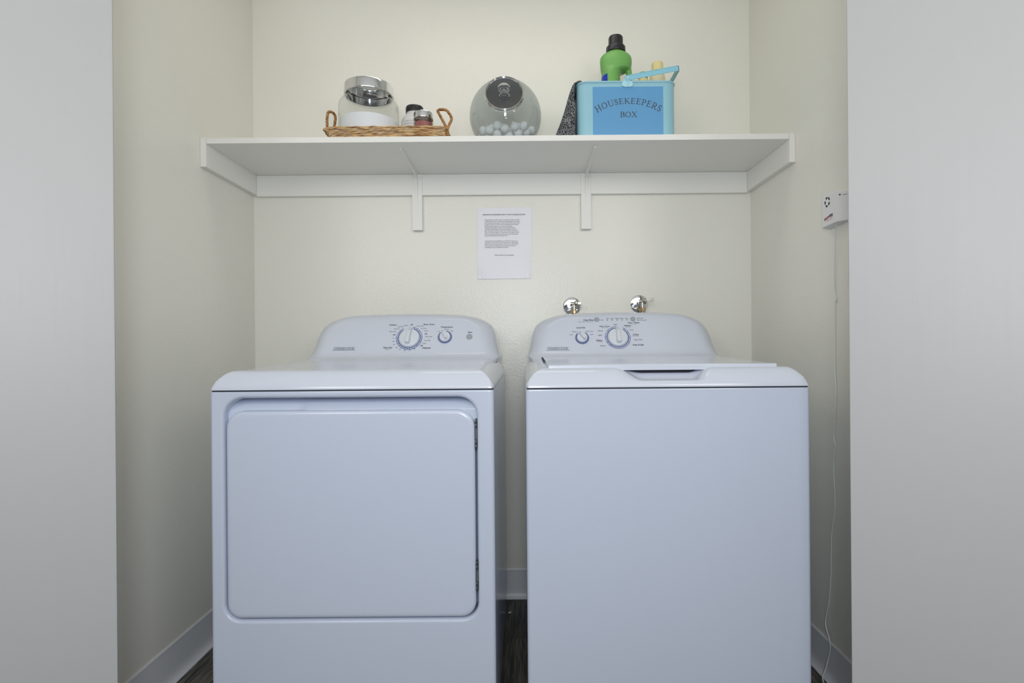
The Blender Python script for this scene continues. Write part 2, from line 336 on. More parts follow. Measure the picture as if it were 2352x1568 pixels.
# ------------------------------------------------------------------ appliances
YF, YB = 1.33, 2.05
def linspace(a, b, n): return [a+(b-a)*i/(n-1) for i in range(n)]
def curve01(t):
    t = max(0, min(1, t)); return math.sin(t*PI/2)**0.85
def smooth(a, b, t):
    t = max(0, min(1, (t-a)/(b-a))); return t*t*(3-2*t)
def appliance(x0, x1, kind):
    cx = (x0+x1)/2; hw = (x1-x0)/2
    if kind == 'dryer': t = thing('dryer', 'white clothes dryer with large square front door, left of the two machines', 'dryer', (cx, YF, 0))
    else: t = thing('washing_machine', 'white top-loading washing machine with plain front, right of the two machines', 'washing machine', (cx, YF, 0))
    # --- cabinet: wrap of sides and front with rounded vertical edges
    R = 0.009; zt = 0.8895
    bm = bmesh.new()
    plan = [(x0, YB)]+[(x0+R-R*math.cos(rad(a)), YF+R-R*math.sin(rad(a))) for a in range(0, 91, 15)]
    plan2 = [(x1-R+R*math.sin(rad(a)), YF+R-R*math.cos(rad(a))) for a in range(0, 91, 15)]+[(x1, YB)]
    zs = [0.03, zt-0.004, zt-0.001, zt]; ins = [0, 0, 0.0012, 0.004]
    def wrap(pl, keep):
        rows = []
        for z, d in zip(zs, ins):
            row = []
            for i, (x, y) in enumerate(pl):
                dx = d if x < cx else -d
                row.append(bm.verts.new((x+dx*(0 if i == keep else 1), y+d, z)))
            rows.append(row)
        for a, b in zip(rows, rows[1:]):
            for i in range(len(pl)-1): bm.faces.new((a[i], a[i+1], b[i+1], b[i]))
        return rows
    ra = wrap(plan, len(plan)-1); rb = wrap(plan2, 0)
    if kind == 'washer':
        for k in range(3): bm.faces.new((ra[k][-1], rb[k][0], rb[k+1][0], ra[k+1][-1]))
    else:
        hx0, hx1, hz0, hz1 = x0+0.0345, x1-0.0425, 0.337, 0.8725
        # front sheet with rounded opening
        rings = []
        for off, dy in ((0.009, 0), (0.005, 0.0008), (0.002, 0.0035), (0.0, 0.010), (0.0, 0.052)):
            pts = rrect(hx0-off, hx1+off, hz0-off, hz1+off, (0.038+off, 0.038+off, 0.046+off, 0.046+off), 8)
            rings.append([bm.verts.new((x, YF+dy, z)) for x, z in pts])
        for a, b in zip(rings, rings[1:]):
            n = len(a)
            for i in range(n): bm.faces.new((a[i], a[(i+1) % n], b[(i+1) % n], b[i]))
        bm.faces.new(rings[-1])
        # bridge outer rectangle to first ring
        o0 = ra[0][-1]; o1 = rb[0][0]; o2 = rb[1][0]; o3 = ra[1][-1]; r0 = rings[0]; n = len(r0); q = n//4
        seg = [r0[i*q:(i+1)*q] for i in range(4)]
        for i, c in enumerate((o0, o1, o2, o3)):
            s = seg[i]
            for k in range(len(s)-1): bm.faces.new((c, s[k+1], s[k]))
            nx = (o0, o1, o2, o3)[(i+1) % 4]; bm.faces.new((c, nx, seg[(i+1) % 4][0], s[-1]))
        for k in (1, 2): bm.faces.new((ra[k][-1], rb[k][0], rb[k+1][0], ra[k+1][-1]))
    # top closing and back
    bm.faces.new([ra[3][0]]+ra[3][1:]+rb[3]); bm.faces.new((ra[0][0], ra[3][0], rb[3][-1], rb[0][-1])); bm.faces.new(ra[0]+rb[0])
    bmesh.ops.remove_doubles(bm, verts=bm.verts[:], dist=1e-6)
    link('cabinet', bm, M['enamel'], t, angle=40)
    link('kick_base', B(x0+0.02, x1-0.02, YF+0.03, YB-0.01, 0.004, 0.0298), M['gap'], t)
    link('seam_shade_strip', B(x0+0.004, x1-0.004, YF+0.005, YB-0.002, zt+0.0002, zt+0.0040), M['gap'], t)  # dark sheet added to give the seam below the top its shade
    # --- moulded top: height field
    zb = zt+0.0033; H = 0.0445; sw = 0.046; fw = 0.045
    xs = sorted(set([round(v, 5) for v in [x0+sw*k/16 for k in range(17)]+[x1-sw*k/16 for k in range(17)]+linspace(x0+sw, x1-sw, 90)]))
    ys = [YF+fw*k/12 for k in range(13)]+[YF+fw+0.004*k for k in range(1, 12)]+linspace(YF+fw+0.055, YB, 26)
    nl, nr = cx-0.1245, cx+0.118   # hand notch of the washer lid
    def top_z(x, y):
        f = min(curve01(((x-x0)+0.002)/sw), curve01((x1-x+0.002)/sw), curve01((y-YF+0.002)/fw))
        z = zb+0.001+H*f+0.013*smooth(YF+fw, 1.86, y)*f
        if kind == 'washer' and y < 1.412:
            nn = smooth(nl, nl+0.078, x)*(1-smooth(nr-0.05, nr, x))
            zn = 0.908+0.016*smooth(1.368, 1.402, y)
            if y > 1.404: zn = 0.865
            z = min(z, z*(1-nn)+zn*nn)
        elif kind == 'washer' and 1.412 <= y < 1.46 and nl+0.02 < x < nr-0.02: z = 0.87
        return z
    bm = bmesh.new(); inset = lambda x, y: cx+(x-cx)*(1-0.0055*(1-smooth(0, 1, (y-YF)/0.016))**2/hw)
    V = [[bm.verts.new((inset(x, y), y, top_z(x, y))) for x in xs] for y in ys]
    for j in range(len(ys)-1):
        for i in range(len(xs)-1): bm.faces.new((V[j][i], V[j][i+1], V[j+1][i+1], V[j+1][i]))
    rim = V[0]+[V[j][-1] for j in range(1, len(ys))]+V[-1][-2::-1]+[V[j][0] for j in range(len(ys)-2, 0, -1)]
    low = [bm.verts.new((v.co.x, v.co.y, zb)) for v in rim]
    for i in range(len(rim)):
        j = (i+1) % len(rim); bm.faces.new((rim[i], rim[j], low[j], low[i]))
    bm.faces.new(low[::-1])
    link('top_panel', bm, M['plastic'], t, angle=38)
    # --- console
    lay = [(0.938, .3260, 1.822), (0.951, .3310, 1.838), (0.9555, .3330, 1.858), (0.962, .3320, 1.870), (0.972, .3290, 1.8800), (0.998, .3220, 1.8945), (1.033, .3165, 1.9125), (1.055, .3080, 1.9238), (1.066, .3010, 1.9299), (1.074, .2930, 1.9342), (1.081, .2830, 1.9379), (1.087, .2720, 1.9415), (1.0915, .2610, 1.9455), (1.095, .2500, 1.9505), (1.098, .2370, 1.9570), (1.1003, .2220, 1.9660), (1.1020, .2050, 1.9770), (1.1030, .1850, 1.9900)]
    bm = bmesh.new(); rows = []
    for k, (z, h, yf) in enumerate(lay):
        cr = min(0.060, h*0.3); cd = 0.085 if z < 1.09 else 0.085-0.035*(z-1.09)/0.013
        half = [(h, YB-0.002)]+[(h-cr+cr*math.cos(rad(a)), yf+min(cd, YB-0.01-yf)*(1-math.sin(rad(a)))) for a in range(0, 91, 9)]
        mid = [(h-cr)*v for v in linspace(1, -1, 30)][1:-1]
        pl = half+[(v, yf) for v in mid]+[(-x, y) for x, y in half[::-1]]
        arch = 0.007*smooth(1.087, 1.1030, z)
        rows.append([bm.verts.new((cx+x, y, z+arch*(1-(x/0.25)**2))) for x, y in pl])
    for a, b in zip(rows, rows[1:]):
        for i in range(len(a)-1): bm.faces.new((a[i], a[i+1], b[i+1], b[i]))
        bm.faces.new((a[-1], a[0], b[0], b[-1]))
    bm.faces.new(rows[-1])
    cons = link('control_console', bm, M['plastic'], t, angle=50)
    fy = lambda z: 1.8800+(z-0.972)*0.5305   # face plane
    TL = math.atan(0.5305); nrm = Vector((0, -math.cos(TL), math.sin(TL)))
    def place(x, z, out=0.0008): return T(x, fy(z), z) @ Matrix.Rotation(PI/2-TL, 4, 'X') @ T(0, 0, out)
    A = (lambda s: s == 'b')
    bb = bmesh.new(); bg = bmesh.new()
    for s, x, z, sz, st in (DT if kind == 'dryer' else WT):
        sz *= 0.82
        if st == 'b': text_mesh(bb, s, place(x, z), sz, 0.016, 0.18)
        else: text_mesh(bg, s, place(x, z), sz, 0.006, 0.18)
    link('printed_lettering', bb, M['ink'], cons, smooth=False, label='bold black lettering')
    link('printed_lettering', bg, M['greyink'], cons, smooth=False, label='small grey lettering')
    # badge
    bx, bz = ((-0.6155, 0.9845) if kind == 'dryer' else (0.1165, 0.979))
    bm = bmesh.new(); serif_line(bm, 'CONSERVATOR', place(bx, bz, 0.0010), 0.0072, 1.0, 0.05, 0.0)
    bd = link('badge', bm, M['logo'], cons, smooth=False, label='slate CONSERVATOR name badge')
    bm = bmesh.new(); extr(bm, [(-0.040, -0.0028), (0.0385, -0.0028), (0.040, -0.0012), (-0.0385, -0.0012)], lambda u, v, w_: place(bx, bz, w_) @ Vector((u, v, 0)), 0.0002, 0.0008)
    extr(bm, [(-0.0385, 0.0086), (0.041, 0.0086), (0.0412, 0.0090), (-0.0383, 0.0090)], lambda u, v, w_: place(bx, bz, w_) @ Vector((u, v, 0)), 0.0002, 0.0008)
    link('badge_bar', bm, M['badge'], bd, smooth=False)
    def ring(bm, x, z, r, wd, a0, a1, out=0.0006):
        n = 60; P = []
        for k in range(n+1):
            a = rad(a0+(a1-a0)*k/n); P.append([bm.verts.new(place(x, z, out) @ Vector(((r+q)*math.cos(a), (r+q)*math.sin(a), 0))) for q in (-wd/2, wd/2)])
        for a, b in zip(P, P[1:]): bm.faces.new((a[0], a[1], b[1], b[0]))
    def tick(bm, x, z, r0, r1, a, wd=0.0012):
        a = rad(a); d = Vector((math.cos(a), math.sin(a), 0)); n = Vector((-d.y, d.x, 0))
        bm.faces.new([bm.verts.new(place(x, z, 0.0007) @ p) for p in (d*r0-n*wd/2, d*r1-n*wd/2, d*r1+n*wd/2, d*r0+n*wd/2)])
    def dial(x, z, r, ang, name, ticks, a0, a1):
        bm = bmesh.new(); r *= 0.93; ring(bm, x, z, r*1.27, 0.0015, a0, a1); ring(bm, x, z, r*1.10, 0.0024, a0+6, a1-6)
        for a in ticks: tick(bm, x, z, r*1.10, r*1.27, a)
        link(name+'_ring', bm, M['blueink'], cons, smooth=False, label='navy printed dial ring')
        bm = bmesh.new(); m = place(x, z, 0)
        lathe(bm, [(r, 0), (r, 0.004), (r*0.97, 0.0065), (r*0.88, 0.0085), (r*0.3, 0.010), (0, 0.010)], m, 48)
        kn = link(name, bm, M['knob'], cons)
        # grip: raised finger bar, tapering to its pointer end
        bm = bmesh.new(); g = [(-0.24*r, -0.72*r), (-0.15*r, -0.80*r), (0.15*r, -0.80*r), (0.24*r, -0.72*r), (0.17*r, 0.2*r), (0.13*r, 1.02*r), (-0.13*r, 1.02*r), (-0.17*r, 0.2*r)]
        mr = m @ Matrix.Rotation(rad(ang), 4, 'Z')
        extr(bm, g, lambda u, v, w_: mr @ Vector((u*(1.15 if w_ < 0.01 else 0.8), v*(1.0 if w_ < 0.01 else 0.93), w_)), 0.004, 0.0225)
        bmesh.ops.bevel(bm, geom=bm.edges[:], offset=0.0012, segments=2, affect='EDGES')
        link('grip', bm, M['knob'], kn)
        bm = bmesh.new(); bm.faces.new([bm.verts.new(mr @ Vector(p)) for p in ((-0.0007, 0.55*r, 0.0228), (0.0007, 0.55*r, 0.0228), (0.0007, 0.9*r, 0.0228), (-0.0007, 0.9*r, 0.0228))])
        link('pointer_line', bm, M['greyink'], kn, smooth=False)
    def button(x, z, r, name='push_button'):
        link(name, L([(r, 0), (r, 0.0022), (r*0.88, 0.0032), (0, 0.0032)], place(x, z, 0), 28), M['grey_btn'], cons, label='round grey button')
    if kind == 'dryer':
        dial(-0.3961, 1.0225, 0.0375, -8, 'cycle_knob', [70, 55, 40, 10, -2, -18, -45, -70, -82, -95, -108, -122, -136, -150, -164, 178, 150, 138, 125], -248+10, 78)
        dial(-0.2728, 1.0252, 0.0205, 28, 'temperature_knob', [45, 78], -232, 82)
        button(-0.1883, 1.0256, 0.0102, 'start_button')
    else:
        dial(0.3253, 1.0190, 0.0365, 3, 'cycle_knob', [92, 118, 140, 178, 205, 228, 52, 28, 0, -28], -268, 62)
        dial(0.2019, 1.0185, 0.0198, 35, 'load_size_knob', [45, 60, 150, 130], -228, 62)
        button(0.2572, 1.0826, 0.0088); button(0.3843, 1.0832, 0.0088, 'start_button')
        for x, z in [(0.2769, 1.0804)]+[(0.2944+0.01725*k, 1.0804) for k in range(5)]+[(0.4015, 1.0860), (0.4015, 1.0794)]:
            link('indicator_light', L([(0.0016, 0), (0.0016, 0.0007), (0, 0.0009)], place(x, z, 0), 12), M['ink'], cons)
        # lid
        lx0, lx1 = x0+0.0585, x1-0.0595
        bm = bmesh.new()
        xsl = linspace(lx0, lx1, 50); ysl = [1.377, 1.3785, 1.381, 1.386]+linspace(1.40, 1.826, 16)
        zt_ = lambda x, y: 0.9462+0.0095*smooth(YF+fw, 1.86, y)+0.0015*(1-((x-cx)/0.29)**2)-(0.004 if y < 1.3775 else 0.0018 if y < 1.379 else 0.0005 if y < 1.382 else 0)
        V = [[bm.verts.new((x, y, zt_(x, y))) for x in xsl] for y in ysl]
        for j in range(len(ysl)-1):
            for i in range(len(xsl)-1): bm.faces.new((V[j][i], V[j][i+1], V[j+1][i+1], V[j+1][i]))
        rim = V[0]+[V[j][-1] for j in range(1, len(ysl))]+V[-1][-2::-1]+[V[j][0] for j in range(len(ysl)-2, 0, -1)]
        low = [bm.verts.new((v.co.x, v.co.y, 0.9318+0.0100*smooth(YF+fw, 1.86, v.co.y))) for v in rim]
        for i in range(len(rim)):
            j = (i+1) % len(rim); bm.faces.new((rim[i], rim[j], low[j], low[i]))
        bm.faces.new(low[::-1])
        link('lid', bm, M['plastic'], t, angle=40)
        link('slot_shade_block', B(cx-0.115, cx+0.110, 1.4045, 1.452, 0.8755, 0.9310), M['gap'], t)  # dark block added in the cavity to shade the slot under the lid
        for s, xx in ((0, lx0-0.0042), (1, lx1)):
            bm = bmesh.new(); extr(bm, [(1.62, 0.9480), (1.824, 0.9528), (1.824, 0.9546), (1.62, 0.9498)], lambda u, v, w_: Vector((w_, u, v)), xx, xx+0.0042)
            link('lid_seam', bm, M['gap'], t)
    if kind == 'dryer':
        # door panel: rounded slab, its upper edge rolls back into the grab recess
        dx0, dx1, dz0, dz1 = hx0+0.0035, hx1-0.004, hz0+0.0035, 0.8425
        rr = (0.036, 0.036, 0.044, 0.044)
        bm = bmesh.new(); rings = []
        for off, dy in ((0.016, -0.0012), (0.010, -0.0010), (0.006, -0.0002), (0.003, 0.0015), (0.001, 0.0045), (0.0, 0.009), (0.0, 0.026)):
            pts = rrect(dx0+off, dx1-off, dz0+off, dz1-off, tuple(v-off for v in rr), 8)
            rings.append([bm.verts.new((x, YF+dy, z)) for x, z in pts])
        for a, b in zip(rings, rings[1:]):
            n = len(a)
            for i in range(n): bm.faces.new((a[i], a[(i+1) % n], b[(i+1) % n], b[i]))
        bm.faces.new(rings[0]); bm.faces.new(rings[-1][::-1])
        dr = link('door', bm, M['enamel'], t, angle=50)
        # recessed grab scoop above the panel
        bm = bmesh.new()
        sx = linspace(hx0+0.0003, hx1-0.0003, 70); prof = linspace(0, 1, 9); V = []
        for s in prof:
            row = []
            for x in sx:
                lft = 1-smooth(cx-0.135, cx-0.11, x)   # deeper finger pull on the left
                d0 = 0.0495; d1 = 0.010+0.010*lft
                z = 0.871-(0.871-0.8405)*s+0.002*lft*s*(-1)
                y = YF+d0*(1-s)+d1*s-0.004*math.sin(PI*s)
                
                row.append(bm.verts.new((x, y, z)))
            V.append(row)
        V.append([bm.verts.new((x, YF+0.022, 0.78)) for x in sx])
        for j in range(len(prof)):
            for i in range(len(sx)-1): bm.faces.new((V[j][i], V[j][i+1], V[j+1][i+1], V[j+1][i]))
        link('grab_recess', bm, M['enamel'], dr, angle=60)
        for zc in (0.783, 0.440):
            bm = bmesh.new()
            tube(bm, [(hx1-0.0015, YF+0.004, zc+dz) for dz in linspace(-0.013, 0.013, 6)], 0.0021, 10)
            for dz in (-0.02, 0.02, -0.031, 0.031): lathe(bm, [(0, 0), (0.0018, 0.0006), (0.0018, 0.0035), (0, 0.004)], T(hx1-0.0022, YF+0.003, zc+dz), 10)
            hg = link('hinge', bm, M['chrome'], dr, label='chrome hinge barrel')
            link('hinge_slot', B(hx1-0.0042, hx1+0.0004, YF+0.0022, YF+0.012, zc-0.036, zc+0.036, bev=0.0006), M['gap'], hg)
    return t

DT = [ ('Cottons',-0.4587,1.0693,0.0098,'b'),('Perm. Press',-0.3321,1.0698,0.0098,'b'),('Off',-0.3929,1.0692,0.0082,'b'),('More Dry',-0.362,1.0640,0.0074,''),('Less Dry',-0.3487,1.0556,0.0074,''),('Damp',-0.3400,1.0470,0.0066,''),('Off',-0.3405,1.036,0.0082,'b'),('More Dry',-0.3290,1.0268,0.0074,''),('Less Dry',-0.3330,1.0140,0.0074,''),('Damp',-0.3425,1.0040,0.0066,''),('Off',-0.3518,0.9955,0.0082,'b'),('Delicates',-0.3337,0.9880,0.0098,'b'),('Damp',-0.4124,1.0672,0.0066,''),('Less Dry',-0.4312,1.0627,0.0074,''),('Normal',-0.4435,1.0546,0.0074,''),('More Dry',-0.4560,1.0454,0.0074,''),('Off',-0.4501,1.0338,0.0082,'b'),('10',-0.4508,1.0217,0.007,''),('20',-0.4496,1.0111,0.007,''),('30',-0.4465,1.000,0.007,''),('40',-0.4370,0.990,0.007,''),('50',-0.4241,0.9834,0.007,''),('60',-0.4074,0.9804,0.007,''),('70',-0.3904,0.9802,0.007,''),('80',-0.3748,0.9851,0.007,''),('Time Dry',-0.4672,0.9900,0.0098,'b'),('(Minutes)',-0.4671,0.9844,0.0051,''),('Temperature',-0.2689,1.06,0.0098,'b'),('Low',-0.2960,1.0448,0.0066,''),('Medium',-0.2682,1.0520,0.0066,''),('High',-0.2498,1.0465,0.0066,''),('Start',-0.1868,1.0410,0.0098,'b') ]
WT = [ ('Deep Rinse',0.2285,1.0808,0.0098,'b'),('Press for extra rinse on any cycle',0.2176,1.0747,0.0047,''),('On',0.2695,1.0805,0.0055,''),('Fill',0.295,1.0858,0.0074,''),('Soak',0.3103,1.0858,0.0074,''),('Wash',0.3287,1.0858,0.0074,''),('Rinse',0.3455,1.0858,0.0074,''),('Spin',0.3624,1.0858,0.0074,''),('Start / Pause',0.3851,1.0702,0.0098,'b'),('Push to start',0.3845,1.0647,0.0047,''),('Power',0.413,1.0858,0.0074,''),('Lid Locked',0.4183,1.0793,0.0074,''),('Load Size',0.1995,1.0539,0.0098,'b'),('Medium',0.1758,1.0399,0.007,''),('Extra Large',0.2283,1.0411,0.0066,''),('Small',0.1643,1.0296,0.007,''),('Auto',0.2362,1.0299,0.007,''),('Light',0.3202,1.0644,0.009,''),('Perm. Press',0.2823,1.0580,0.009,'b'),('Warm Wash',0.2829,1.0532,0.0051,''),('Heavy',0.267,1.0425,0.009,''),('Light',0.2643,1.0273,0.009,''),('Whites',0.2598,1.0088,0.009,'b'),('Hot Wash',0.2614,1.0042,0.0051,''),('Heavy',0.2705,0.9906,0.009,''),('Delicate',0.3623,1.0602,0.009,'b'),('Cold Wash',0.3633,1.0551,0.0051,''),('Cool',0.3736,1.045,0.009,''),('Colors',0.3881,1.0286,0.009,'b'),('Warm Wash',0.3875,1.0236,0.0051,''),('Tap Cold',0.3936,1.0104,0.009,''),('Drain & Spin',0.3923,0.9927,0.009,'b') ]
appliance(-0.7600, -0.0730, 'dryer')
appliance(0.0035, 0.6910, 'washer')

# ------------------------------------------------------------------ notice
nt_ = thing('paper_notice', 'white printed paper notice in a clear sleeve pinned to the wall below the shelf', 'notice', (-0.0715, WB, 1.253))
bm = bmesh.new()
G = []
for j in range(15):
    row = []
    for i in range(11):
        u = i/10; v = j/14
        row.append(bm.verts.new((-0.181+0.211*u+0.005*v, WB-0.0022-0.0009*math.sin(u*9+v*5)-0.002*(1-v)**6*math.sin(u*PI), 1.255+0.281*v+0.0018*u)))
    G.append(row)
for j in range(14):
    for i in range(10): bm.faces.new((G[j][i], G[j][i+1], G[j+1][i+1], G[j+1][i]))
ps = link('sheet', bm, M['paper'], nt_, angle=90)
bm = bmesh.new()
PX = -0.0735
rows = [("IMPORTANT REMINDERS ABOUT YOUR WASHER & DRYER", 1.5085, 0.0064, 'C')]
P1 = ["When loading your washer, make sure to keep your clothes in loosely,", "no higher than the top row of holes in the washer basket. Do not wrap", "them around the center agitator. Clothes should be able to move easily", "through the water for the best clean and wrinkle free wash. Washers", "should be loaded evenly prior to turning on the machine.", "Overloading the machine can lead to poor cleaning, increased", "wrinkling, possible flooding, excessive lint and will wear out items", "faster. Remember to load your washer by the amount of space items", "take up, not by their weight. You will also want to mix large and small", "items to create a load. This helps maintain the balance of the washer", "load and avoid vibrations during the spin cycle."]
P2 = ["A water alarm has been installed in the washer/dryer closet of your", "apartment in order to alert you in the event that your washer begins", "leaking. If the alarm ever goes off, you will hear a loud noise coming", "from the closet area. Please call the on call maintenance person", "immediately so they can investigate the problem."]
for i, s in enumerate(P1): rows.append((s, 1.4885-0.00625*i, 0.00475, 'L'))
for i, s in enumerate(P2): rows.append((s, 1.4050-0.00625*i, 0.00475, 'L'))
rows.append(("Thank You for your cooperation", 1.3495, 0.0058, 'C'))
for s, z, sz, al in rows:
    if al == 'C': text_mesh(bm, s, front_m(PX-0.0005, WB-0.0046, z, 0), sz, 0.012)
    else: text_mesh(bm, s, front_m(-0.1505, WB-0.0046, z, 0), sz, 0.008, align='LEFT')
link('printed_text', bm, M['greyink'], ps, smooth=False, label='small black print')
for x, z in ((-0.168, 1.529), (0.022, 1.531), (-0.170, 1.262), (0.018, 1.265)):
    link('pin', L([(0.0022, -0.001), (0.0022, 0.001), (0.0014, 0.0018), (0, 0.002)], axis_m((x, WB-0.0046, z), (0, -1, 0)), 12), M['chrome'], nt_, label='clear push pin')

# ------------------------------------------------------------------ water valves
def valve(x, z, lever, lab):
    t = thing('water_valve', lab, 'valve', (x, WB, z), 'washer supply valves on the back wall')
    link('escutcheon', L([(0.0345, 0.0005), (0.0345, 0.0025), (0.033, 0.004), (0.026, 0.0058), (0.012, 0.0075), (0.0, 0.008)], axis_m((x, WB, z), (0, -1, 0)), 48), M['chrome'], t, label='round chrome wall plate')
    bm = bmesh.new()
    tube(bm, [(x+0.005, WB-0.005, z+0.003), (x+0.005, WB-0.045, z+0.003)], 0.0085, 16)
    tube(bm, [(x-0.010, WB-0.040, z+0.006), (x+0.018, WB-0.040, z+0.006)], 0.0075, 16)
    tube(bm, [(x+0.005, WB-0.040, z+0.004), (x+0.005, WB-0.040, z-0.020)], 0.0070, 16)
    lathe(bm, [(0, 0), (0.0105, 0), (0.0105, 0.005), (0, 0.005)], axis_m((x+0.0135, WB-0.040, z+0.006), (1, 0, 0)), 6)
    bd = link('valve_body', bm, M['nickel'], t)
    bm = bmesh.new(); a = rad(8 if lever > 0.03 else -6)
    s = [(0.0, -0.0045), (0.008, -0.0035), (lever*0.8, -0.005), (lever, -0.004), (lever+0.001, 0.0), (lever, 0.004), (lever*0.8, 0.005), (0.008, 0.0035), (0.0, 0.0045)]
    extr(bm, s, lambda u, v, w_: Vector((x+0.011+u*math.cos(a)-v*math.sin(a), w_, z+0.0085+u*math.sin(a)+v*math.cos(a))), WB-0.060, WB-0.0555)
    bmesh.ops.bevel(bm, geom=bm.edges[:], offset=0.0008, segments=1, affect='EDGES')
    lathe(bm, [(0.009, 0), (0.009, 0.006), (0.005, 0.012), (0.003, 0.0135), (0, 0.0135)], axis_m((x+0.011, WB-0.050, z+0.008), (0, -1, 0)), 20)
    link('lever_handle', bm, M['nickel'], t)
    bm = bmesh.new()
    prof = [(0.0085, 0), (0.012, 0.0005), (0.0125, 0.002), (0.0125, 0.013), (0.011, 0.015), (0.0085, 0.0155)]
    lathe(bm, prof, T(x+0.005, WB-0.040, z-0.033), 10)
    link('hose_nut', bm, M['brass'], t, angle=20, label='brass hose coupling')
    pts = spline([(x+0.005, WB-0.040, z-0.031), (x+0.005, WB-0.042, z-0.06), (x+0.007, WB-0.045, z-0.16), (x-0.01, WB-0.055, z-0.40), (x, WB-0.05, z-0.62)], 8)
    link('supply_hose', tube(bmesh.new(), pts, 0.0065, 12), M['steel'], t)
    bm = bmesh.new(); lathe(bm, [(0.0042, 0), (0.004, 0.0012), (0, 0.0018)], axis_m((x-0.0255, WB-0.0055, z-0.001), (0, -1, 0)), 12)
    link('screw', bm, M['ink'], t)
valve(0.1914, 1.1465, 0.0200, 'chrome water valve with short lever, nearer the paper notice, above the washer')
valve(0.4560, 1.1535, 0.0345, 'chrome water valve with lever sticking out to the right, farther from the paper notice')

# ------------------------------------------------------------------ water alarm on the right wall
al = thing('water_alarm', 'small white plastic leak alarm box with thin white wire on the right closet wall', 'alarm', (WR, 1.56, 1.325))
bm = bmesh.new()
sec = [(0.0006, 1.6135), (0.012, 1.6150), (0.0200, 1.6145), (0.0222, 1.6120), (0.0258, 1.5400), (0.0260, 1.5350), (0.0245, 1.5310), (0.0050, 1.5080), (0.0006, 1.5060)]
rows = []
for z, k in ((1.3330, 0.96), (1.3350, 1.0), (1.390, 1.0), (1.4260, 0.995), (1.4285, 0.96), (1.4300, 0.88)):
    row = []
    for u, y in sec:
        zz = z-(0.012*(1.614-y)/0.08 if z > 1.4 else 0)
        if z < 1.334: zz -= 0.008*(1-u/0.026)*max(0, (y-1.506)/0.108)
        row.append(bm.verts.new((WR-u*k if u > 0.001 else WR-u, y, zz)))
    rows.append(row)
for a, b in zip(rows, rows[1:]):
    for i in range(len(a)): bm.faces.new((a[i], a[(i+1) % len(a)], b[(i+1) % len(a)], b[i]))
bm.faces.new(rows[0][::-1]); bm.faces.new(rows[-1])
hb = link('housing', bm, M['alarm'], al, angle=28)
pa = Vector((WR-0.0222, 1.612, 0)); pb = Vector((WR-0.0258, 1.540, 0))
def panel_m(z, s):   # s from 0 (far) to 1 (near)
    d = (pb-pa).normalized(); n = d.cross(Vector((0, 0, 1)))
    if n.x > 0: n = -n
    p = pa+(pb-pa)*s; m = Matrix((d, Vector((0, 0, 1)), n)).transposed().to_4x4()
    return T(p.x, p.y, z) @ m @ T(0, 0, 0.0005)
bm = bmesh.new()
for k in range(5):
    a = rad(90+72*k+18); c = Vector((0.012*math.cos(a), 0.012*math.sin(a), 0))
    m = panel_m(1.400, 0.40) @ T(*c) @ Matrix.Rotation(a, 4, 'Z')
    lathe(bm, [(0.0034, 0), (0.0034, 0.0003), (0, 0.0003)], m @ Matrix.Diagonal((0.85, 1.5, 1, 1)), 14)
link('sounder_hole', bm, M['hole'], hb, smooth=False)
bm = bmesh.new(); lathe(bm, [(0.0022, 0), (0.0022, 0.0005), (0, 0.0006)], axis_m((WR-0.0205, 1.5263, 1.4055), (-0.76, -0.65, 0)), 14)
link('indicator_hole', bm, M['hole'], hb)
bm = bmesh.new(); extr(bm, [(0.0160, 1.5210), (0.0080, 1.5116), (0.0076, 1.5120), (0.0156, 1.5214)], lambda u, v, w_: Vector((WR-u-0.0004, v-0.0004, w_)), 1.4030, 1.4042)
link('slot', bm, M['greyink'], hb)
bm = bmesh.new(); text_mesh(bm, "H", panel_m(1.3520, 0.20), 0.0125, 0.03, 0.3); text_mesh(bm, "PER", panel_m(1.3560, 0.66), 0.0125, 0.03, 0.3)
link('logo', bm, M['ink'], hb, smooth=False, label='black logo letters')
bm = bmesh.new(); text_mesh(bm, "OP", panel_m(1.3535, 0.38), 0.0125, 0.03, 0.3)
extr(bm, [(-0.012, -0.0105), (0.020, -0.0075), (0.020, -0.0067), (-0.012, -0.0097)], lambda u, v, w_: panel_m(1.3550, 0.5) @ Vector((u, v, w_)), 0, 0.0002)
link('logo', bm, M['red'], hb, smooth=False, label='red logo letters')
cordp = []
for px, py, X in ((1921, 519, .8805), (1919, 540, .889), (1916.5, 650, .895), (1919.5, 690, .894), (1917, 700, .895), (1917.5, 850, .895), (1920, 900, .895), (1915.5, 1000, .895), (1918.5, 1022, .894), (1914.5, 1064, .895), (1918, 1160, .895), (1910, 1230, .895), (1908.5, 1320, .895), (1904, 1380, .895), (1896, 1429, .893), (1905, 1468, .888), (1907, 1487, .888), (1903, 1510, .888), (1896.5, 1535, .881)):
    dx, dy = px-1203, py-789; x = dx-0.008*dy; y = dy+0.008*dx; Y = X*1266/x; cordp.append((X, Y, 1-y*Y/1266))
cordp += [(0.868, 1.615, 0.010), (0.862, 1.57, 0.0028), (0.865, 1.50, 0.0026)]
link('wire', tube(bmesh.new(), spline(cordp, 6), 0.0019, 8), M['cord'], al)

